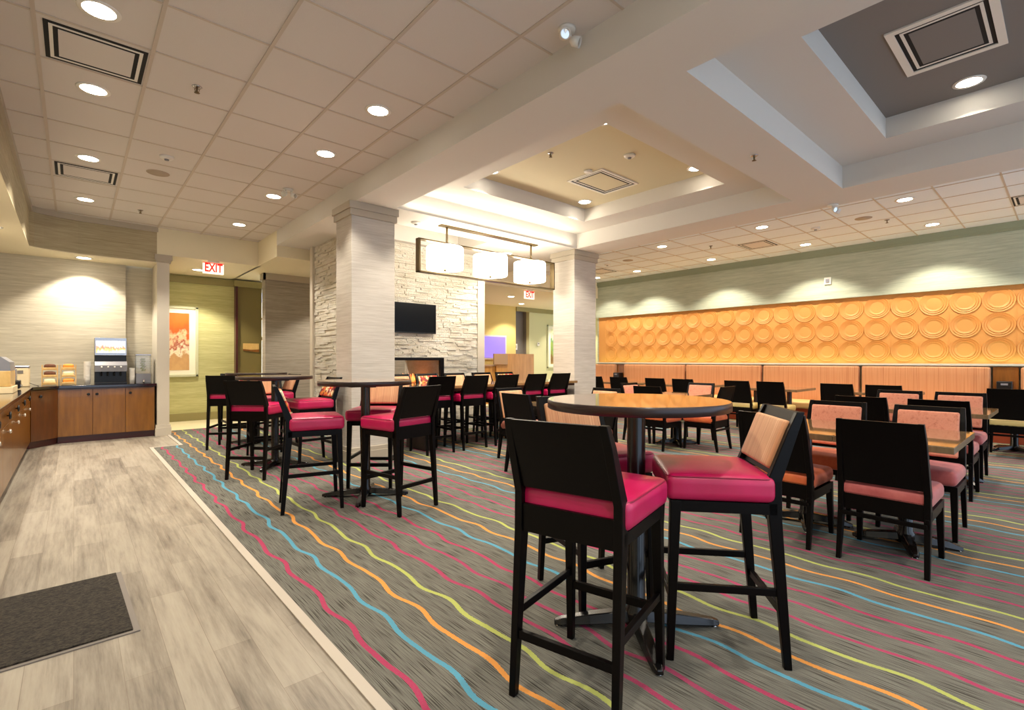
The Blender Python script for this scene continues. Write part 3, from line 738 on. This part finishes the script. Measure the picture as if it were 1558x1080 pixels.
t = thing('pastry_case', 'wooden pastry box with curved grey lid at the left picture edge', 'pastry case', (-.74, 8.35, ZC))
MB().box(-.2, .2, -.3, .3, .08, .26).build('upper_box', 'bread_wood', t, .006); MB().box(-.22, .22, -.32, .32, 0, .075).build('lower_box', 'cream_box', t, .006)
lid = MB(); pr = [(-.2+.4*i/8, .26+.17*math.sin(PI*(.12+.88*i/8)) if i < 8 else .26) for i in range(9)]
pr = [(-.2, .26), (-.19, .38), (-.13, .425), (0, .43), (.12, .42), (.19, .36), (.2, .26)]
vs = [(x, -.3, z) for x, z in pr]+[(x, .3, z) for x, z in pr]; nn = len(pr)
lid.add(vs, [tuple(range(nn)), tuple(range(nn, 2*nn))[::-1]]+[(i, (i+1) % nn, nn+(i+1) % nn, nn+i) for i in range(nn)])
lid.build('curved_lid', 'grey_plastic', t)
t = thing('toaster', 'small dark appliance on the left counter in front of the cream dispenser', 'toaster', (-.6, 9.15, ZC))
MB().box(-.08, .08, -.1, .1, .01, .12).build('body', 'black_plastic', t, .015); MB().box(-.05, .05, -.06, .06, .12, .125).build('top_plate', 'chrome', t)
MB().box(.08, .095, -.03, .03, .04, .06).build('lever', 'chrome', t)
# floor mat
t = thing('floor_mat', 'dark brown ribbed entrance mat with grey rubber edge on the wood floor', 'mat', (-.11, 3.27, 0), 1.5)
MB().box(-.33, .33, -.43, .43, 0, .006).build('rubber_edge', 'mat_edge', t); MB().box(-.315, .305, -.41, .41, .006, .014).build('pile', 'mat_pile', t)

# ------------------------------------------------------------------ tables
def base_star(mb, r, angs, thick=.045):
    for a in angs:
        ca, sa = math.cos(math.radians(a)), math.sin(math.radians(a))
        secs = [(.0, .036, .10, .05), (.1, .037, .09, .042), (.22, .034, .076, .034), (r-.03, .026, .054, .026), (r, .016, .044, .024)]
        vs = []
        for d, w, ztop, zb in secs:
            for s, z in ((-1, zb), (1, zb), (.65, ztop), (-.65, ztop)):
                vs.append((d*ca - s*w*sa, d*sa + s*w*ca, z-.012))
        fs = [(0,1,2,3), tuple(range(16, 20))[::-1]]
        for i in range(4):
            for k in range(4): fs.append((4*i+k, 4*i+4+k, 4*i+4+(k+1) % 4, 4*i+(k+1) % 4))
        mb.add(vs, fs)
def pedestal(t, r, a0, ztop):
    for a in (a0, a0+90, a0+180, a0+270):
        m = MB(); base_star(m, r, [a]); o = m.build('foot', 'metal_black', t, .004)
        ca, sa = math.cos(math.radians(a)), math.sin(math.radians(a))
        MB().lathe([(.016, 0), (.016, .006), (.007, .008), (.007, .024)], ((r-.025)*ca, (r-.025)*sa), 12).build('glide', 'chrome', o)
    MB().lathe([(.055, .02), (.055, .08), (.042, .1), (.042, ztop-.02), (.042, ztop-.01)], n=24).build('column', 'metal_black', t)
    MB().box(-.15, .15, -.03, .03, ztop-.02, ztop).box(-.03, .03, -.15, .15, ztop-.02, ztop).build('top_plate', 'metal_black', t)
def bar_table(x, y, a0, label):
    t = thing('bar_table', label, 'table', (x, y, 0), 0, 'round bar tables')
    R = .415; zt = 1.067
    MB().lathe([(R-.006, zt-.042), (R, zt-.038), (R, zt-.003), (R-.003, zt-.0005)], n=72).build('tabletop_edge', 'table_edge', t)
    MB().lathe([(.001, zt), (R-.004, zt), (R-.004, zt-.003), (.001, zt-.003)], n=72, smooth=False, closed=False).build('tabletop', 'table_top', t)
    pedestal(t, .385, a0, zt-.042)
bar_table(1.98, 1.355, -42, 'round high bar table with golden reflecting top, nearest the camera')
bar_table(2.01, 4.30, -35, 'round high bar table in front of the left column')
bar_table(1.79, 6.26, -38, 'round high bar table left of the column, middle one of the left cluster')
bar_table(2.06, 8.1, -38, 'round high bar table farthest back, before the green passage')
def dining_table(x, y, w, d, label, group, a0=45):
    t = thing('dining_table', label, 'table', (x, y, 0), 0, group)
    MB().box(-w/2, w/2, -d/2+.001, d/2-.001, .708, .748).build('tabletop_edge', 'dine_edge', t, .003)
    MB().box(-w/2+.003, w/2-.003, -d/2+.002, d/2-.002, .748, .75).build('tabletop', 'table_top', t)
    pedestal(t, .3, a0, .708)
G1 = 'rectangular dining tables pushed together'
dining_table(4.23, .745, .91, .61, 'rectangular dining table behind the nearest dining chair, its corner pointing right', G1, 20)
dining_table(4.23, 1.355, .91, .61, 'rectangular dining table pushed against the nearest one, beside the striped-back bar stool', G1, 20)
dining_table(6.72, .80, .91, .61, 'dining table of the second row, its corner near the right picture edge', G1)
dining_table(6.72, 1.41, .91, .61, 'rectangular dining table of the second row, farther from the camera', G1)
dining_table(6.72, 3.9, .75, .75, 'square dining table ringed by orange-seat chairs, behind the near bar table', 'square dining tables')
dining_table(4.46, 3.97, .75, .75, 'square dining table with brown chairs, seen left of the near bar tabletop', 'square dining tables')
for i, (yc, w) in enumerate(((.22, 'by the wooden post at the right picture edge'), (2.1, 'second pair from the right picture edge'), (3.64, 'third pair from the right picture edge'), (5.26, 'fourth pair from the right picture edge'), (6.84, 'last before the far column'))):
    for s, e in ((-1, 'right half'), (1, 'left half')):
        dining_table(9.62, yc+s*.29, .95, .56, 'dark banquette table, %s, %s' % (w, e), 'tables along the banquette')
# communal table
t = thing('communal_table', 'long brown counter-height table with stools on both sides between the columns', 'table', (4.9, 6.1, 0))
MB().box(-1.75, 1.62, -.45, .43, .86, .90).build('tabletop', 'table_top', t, .004)
MB().box(-1.7, 1.57, -.42, .40, .82, .86).build('apron', 'table_edge', t)
for x in (-1.25, 1.3): MB().box(x-.06, x+.06, -.25, .25, .0, .82).build('pedestal_panel', 'table_edge', t, .004)

# ------------------------------------------------------------------ seats
def seat_frame(t, zs, top, xb, W, kind):
    """legs, apron, stretchers. zs = underside of cushion"""
    fx, rx = (.225, -.232) if kind == 'bar' else (.235, -.235)
    yw = W/2-.018
    for s in (-1, 1):
        MB().bar([(fx, s*yw, 0), (fx-.022, s*(yw-.008), zs)], [(.028, .028), (.044, .042)]).build('leg', 'espresso', t, .003)
        zk = zs-.01
        MB().bar([(rx, s*yw, 0), (-.185, s*(yw-.004), zk-.06), (-.180, s*(yw-.004), zk+.10), (xb+.03, s*(yw-.012), top-.2*(top-zs)), (xb, s*(yw-.018), top)],
                 [(.03, .026), (.05, .032), (.056, .032), (.04, .032), (.03, .03)]).build('leg', 'espresso', t, .003)
    MB().box(-.19, .2, -yw-.012, -yw+.012, zs-.045, zs).box(-.19, .2, yw-.012, yw+.012, zs-.045, zs).box(.18, .205, -yw, yw, zs-.045, zs).box(-.2, -.175, -yw, yw, zs-.06, zs+.044).box(-.18, .19, -yw, yw, zs-.012, zs).build('seat_frame', 'espresso', t)
def back_panel(t, z0, z1, xb, W, padmat, m0, m1, zs, padh=None):
    top = z1; x_at = lambda z: -.180+(z-(zs+.09))*(xb+.180)/(top-(zs+.09))
    w0, w1 = W/2-.03, W/2-.042
    th = .022; vs = []
    for z, w in ((z0, w0), (z1, w1)):
        x = x_at(z)
        vs += [(x-th/2-.004, -w, z), (x+th/2-.004, -w, z), (x+th/2-.004, w, z), (x-th/2-.004, w, z)]
    MB().add(vs, [(3,2,1,0),(4,5,6,7),(0,1,5,4),(1,2,6,5),(2,3,7,6),(3,0,4,7)]).build('backrest', 'espresso', t, .002)
    za, zb = z0+m0, z1-m1; zc = (za+zb)/2; ang = math.atan2(x_at(zb)-x_at(za), zb-za)
    R_ = Matrix.Rotation(ang, 3, 'Y')
    MB().cushion(x_at(zc)+.022, 0, zc, .034, 2*w0-.035, (zb-za), .014, 0, R_).build('back_pad', padmat, t)
def make_stool(padmat, seatmat='vinyl_red'):
    t = thing('bar_stool', 'x', 'bar stool')
    zs = .665
    seat_frame(t, zs, 1.035, -.285, .44, 'bar')
    o = MB().cushion(.03, 0, zs+.055, .43, .46, .108, .03, .014).build('seat', seatmat, t)
    loop = []; hx, hy, rr = .215-.013, .23-.013, .03
    for cx, cy, a0 in ((hx-rr, hy-rr, 0), (-hx+rr, hy-rr, 90), (-hx+rr, -hy+rr, 180), (hx-rr, -hy+rr, 270)):
        for k in range(5):
            a = math.radians(a0+k*22.5); loop.append((.03+cx+rr*math.cos(a)*1.25, cy+rr*math.sin(a)*1.25, zs+.1))
    MB().tube(loop, .0028, 6, True).build('piping', 'piping', o)
    back_panel(t, .772, 1.033, -.285, .44, padmat, .02, .03, zs)
    yw = .2
    for s in (-1, 1): MB().rail((-.208, s*yw, .305), (.212, s*yw, .305), .02, .03).build('stretcher', 'espresso', t, .002)
    MB().rail((-.215, -yw, .225), (-.215, yw, .225), .02, .032).build('stretcher', 'espresso', t, .002)
    MB().rail((.215, -yw, .25), (.215, yw, .25), .02, .034).build('stretcher', 'espresso', t, .002)
    return t
def make_chair(padmat, seatmat):
    t = thing('dining_chair', 'x', 'chair')
    zs = .375
    seat_frame(t, zs, .885, -.29, .47, 'dine')
    MB().cushion(.03, 0, zs+.052, .46, .46, .102, .035, .02).build('seat', seatmat, t)
    back_panel(t, .488, .883, -.29, .47, padmat, .02, .03, zs)
    yw = .215
    for s in (-1, 1): MB().rail((-.215, s*yw, .32), (.222, s*yw, .32), .018, .026).build('stretcher', 'espresso', t, .002)
    MB().rail((-.215, -yw, .29), (-.215, yw, .29), .018, .026).build('stretcher', 'espresso', t, .002)
    return t
protos = {}
def place(kind, mats, x, y, rz, label, group):
    key = (kind, mats)
    if key not in protos:
        o = (make_stool if kind == 'bar' else make_chair)(*mats); protos[key] = o
        o.location = (x, y, .006); o.rotation_euler = (0, 0, math.radians(rz)); o['label'] = label; o['group'] = group
        return o
    return dup(protos[key], (x, y, .006), rz, label, group)
ST, MU = ('pad_stripe',), ('pad_multi',)
gA = 'magenta bar stools at the near table'
place('bar', ST, 1.50, 1.235, 14, 'black bar stool nearest the camera, seen from behind, magenta seat', gA)
place('bar', ST, 2.16, 1.065, 130, 'magenta bar stool with striped tan back pad, right of the near table, side view', gA)
place('bar', ST, 2.10, 1.71, 251.5, 'magenta bar stool with striped back pad partly hidden behind the near tabletop', gA)
gB = 'magenta bar stools at the left tables'
place('bar', MU, 1.53, 4.33, -15, 'magenta bar stool with patterned back pad at the left side of the column table', gB)
place('bar', ST, 2.085, 3.80, 102, 'black bar stool seen from behind at the column table, front right', gB)
place('bar', ST, 2.25, 4.58, 228, 'magenta bar stool with wide striped pad facing the camera behind the column table', gB)
place('bar', MU, 2.18, 6.15, 182, 'magenta bar stool with patterned pad against the left column, facing left', gB)
place('bar', ST, 1.50, 5.85, 45, 'black bar stool seen from behind at the middle left table', gB)
place('bar', ST, 1.87, 6.88, 262, 'bar stool with orange striped pad behind the middle left table', gB)
place('bar', ST, 2.25, 7.85, 185, 'dark bar stool in side view at the right of the farthest round table', gB)
place('bar', ST, 1.67, 8.01, 60, 'leftmost black bar stool seen from behind, near the green passage', gB)
place('bar', MU, 1.93, 8.6, 270, 'patterned-pad bar stool mostly hidden behind the farthest round table', gB)
gC = 'bar stools at the communal table'
for i, x in enumerate((3.65, 4.21, 4.79, 5.38, 5.94)):
    place('bar', ST, x, 5.765, 90 + (-2, 1, 0, 2, -1)[i], 'black stool on the near side of the communal table, %s' % ('first from the left column', 'second from the left column', 'middle one of five', 'second from the right column', 'last one, before the right column')[i], gC)
for i, (x, m) in enumerate(((3.68, ST), (4.19, MU), (4.72, ST), (5.29, ST), (5.81, MU))):
    place('bar', m, x, 6.5, 270, '%s-pad stool on the far side of the communal table, %s' % ('patterned' if m == MU else 'striped', ('leftmost, half hidden', 'in front of the flames', 'third from the left', 'fourth from the left', 'rightmost')[i]), gC)
SA = ('pad_salmon', 'seat_salmon'); OR = ('pad_salmon', 'seat_orange'); YE = ('pad_salmon', 'seat_yellow'); BR = ('pad_stripe', 'seat_brown')
gD = 'chairs at the near dining tables'
place('dine', SA, 3.85, .755, 0, 'nearest dining chair, large black back toward the camera and pink seat', gD)
place('dine', OR, 3.85, 1.36, 0, 'black-backed dining chair with orange seat just right of the side-view bar stool', gD)
place('dine', SA, 4.74, .74, 180, 'dining chair with salmon pad across the nearest table, right one', gD)
place('dine', OR, 4.74, 1.36, 180, 'dining chair with salmon pad across the nearest table, left one', gD)
gE = 'chairs at the second row of dining tables'
place('dine', SA, 6.15, .80, 0, 'black-backed dining chair at the second row, right one', gE)
place('dine', SA, 6.15, 1.39, 0, 'black-backed dining chair at the second row, left one', gE)
place('dine', SA, 7.15, .82, 180, 'salmon-pad dining chair at the far side of the second row, right one', gE)
place('dine', SA, 7.12, 1.36, 180, 'salmon-pad dining chair at the far side of the second row, left one', gE)
gF = 'orange-seat chairs around the square table'
place('dine', OR, 6.24, 3.9, 0, 'orange-seat chair at the square table, left side, back toward the camera', gF)
place('dine', OR, 6.7, 3.4, 92, 'orange-seat chair at the square table, right front, legs fully visible', gF)
place('dine', OR, 7.2, 3.9, 180, 'orange-seat chair facing left across the square table, salmon pad visible', gF)
place('dine', OR, 6.65, 4.4, 270, 'orange-seat chair at the far side of the square table, mostly hidden', gF)
gG = 'brown-seat chairs around the square table'
place('dine', BR, 3.85, 3.97, 0, 'dark-backed dining chair left of the near bar tabletop, above the nearest stool', gG)
place('dine', BR, 4.30, 3.58, 92, 'dark dining chair glimpsed behind the near bar table pedestal', gG)
place('dine', BR, 4.86, 3.97, 180, 'striped-pad dining chair peeking over the left half of the near bar tabletop', gG)
place('dine', BR, 4.25, 4.58, 268, 'striped-pad dining chair just behind the dark-backed chair', gG)
gH = 'yellow-seat chairs along the banquette'
W_ = ['at the right picture edge below the wooden post', 'fourth pair right chair', 'fourth pair left chair', 'third pair right chair', 'third pair left chair', 'second pair right chair', 'second pair left chair', 'last pair right chair', 'last pair left chair by the column']
for i, y in enumerate((.50, 1.8, 2.39, 3.36, 3.92, 4.96, 5.57, 6.46, 7.12)):
    lab = ['below the wooden post', 'right one of the pair next to the wooden post', 'left one of the pair next to the wooden post', 'right one of the middle pair', 'left one of the middle pair', 'right one of the pair behind the square table', 'left one of the pair behind the square table', 'right one of the last pair', 'left one of the last pair, beside the far column'][i]
    place('dine', YE, 9.06, y, 0, 'yellow-seat chair facing the banquette, %s' % lab, gH)
place('dine', YE, 9.06, -.1, 0, 'black-backed yellow-seat chair facing the banquette just outside the picture', gH)

# ------------------------------------------------------------------ banquettes
XB = XW-.0
segs = [(6.16, 7.91, 'farthest full bay'), (4.39, 6.12, 'second bay from the far column'), (2.63, 4.35, 'middle bay'), (.85, 2.59, 'bay left of the near wooden post'), (-1.2, .52, 'bay right of the near wooden post'), (8.2, 8.9, 'short bay next to the far column')]
for y0, y1, w in segs:
    c = (y0+y1)/2; h = (y1-y0)/2
    t = thing('banquette', 'orange striped upholstered banquette with yellow seat, %s' % w, 'banquette', (XB-.4, c, 0), 0, 'banquette bays')
    MB().box(-.3, .46, -h, h, 0, .33).build('base', 'terracotta', t)
    MB().cushion(.03, 0, .395, .78, 2*h-.01, .13, .03, .01).build('seat', 'banq_seat', t)
    MB().cushion(.33, 0, .79, .15, 2*h-.012, .7, .03).build('backrest', 'banq_back', t)
for y0, y1, w in ((.54, .83, 'near the right picture edge'), (7.93, 8.18, 'near the far column')):
    c = (y0+y1)/2; h = (y1-y0)/2
    t = thing('divider_post', 'wooden divider between banquette bays %s' % w, 'divider', (XB-.4, c, 0), 0, 'wooden banquette dividers')
    MB().box(-.3, .46, -h, h, 0, .46).build('base', 'terracotta', t)
    MB().box(.36, .46, -h, h, .46, 1.14).build('panel', 'post_wood', t)
    t2 = thing('power_box', 'small black outlet box standing at the wooden divider %s' % w, 'outlet box', (XB-.2, c, .46), 0, 'outlet boxes on the banquette')
    MB().box(-.08, .12, -.09, .09, 0, .46).build('housing', 'black_plastic', t2, .01); MB().box(-.085, -.08, -.04, .04, .40, .43).build('socket_plate', 'grey_plastic', t2)

# ------------------------------------------------------------------ light that the place has
def area(loc, rot, sx, sy, e, col):
    ld = bpy.data.lights.new('area', 'AREA'); ld.shape = 'RECTANGLE'; ld.size = sx; ld.size_y = sy; ld.energy = e; ld.color = col
    o = bpy.data.objects.new('cove_light', ld); C.objects.link(o); o.location = loc; o.rotation_euler = rot; return o
area((4.8, 5.63, 3.215), (PI, 0, 0), 3.2, .05, 4.5, (1, .9, .72))            # cove strip in the far lip of the cream tray
area((XW-.02, 4.0, 1.2), (PI, 0, 0), .05, 9.6, 5.5, (.8, 1, .35))       # colour-changing strip behind the rail
w = bpy.data.worlds.new('world'); bpy.context.scene.world = w; w.use_nodes = True
bg = w.node_tree.nodes['Background']; bg.inputs[0].default_value = (.66, .80, 1, 1); bg.inputs[1].default_value = 1.25

# ------------------------------------------------------------------ camera
cam = bpy.data.cameras.new('camera'); co = bpy.data.objects.new('camera', cam); C.objects.link(co)
cam.sensor_width = 36; cam.lens = 753/1558*36; cam.shift_y = 8/1558; cam.clip_start = .02
co.location = (0, 0, 1.25); co.rotation_euler = (PI/2, 0, -math.atan(667/753))
sc = bpy.context.scene; sc.camera = co
sc.view_settings.view_transform = 'Standard'; sc.view_settings.look = 'None'; sc.view_settings.gamma = 1
sc.view_settings.exposure = .6; sc.view_settings.use_curve_mapping = False

for o in C.objects:
    if 'label' in o and not 4 <= len(o['label'].replace('-', ' ').split()) <= 16: print('LONG', o.name, o['label'])
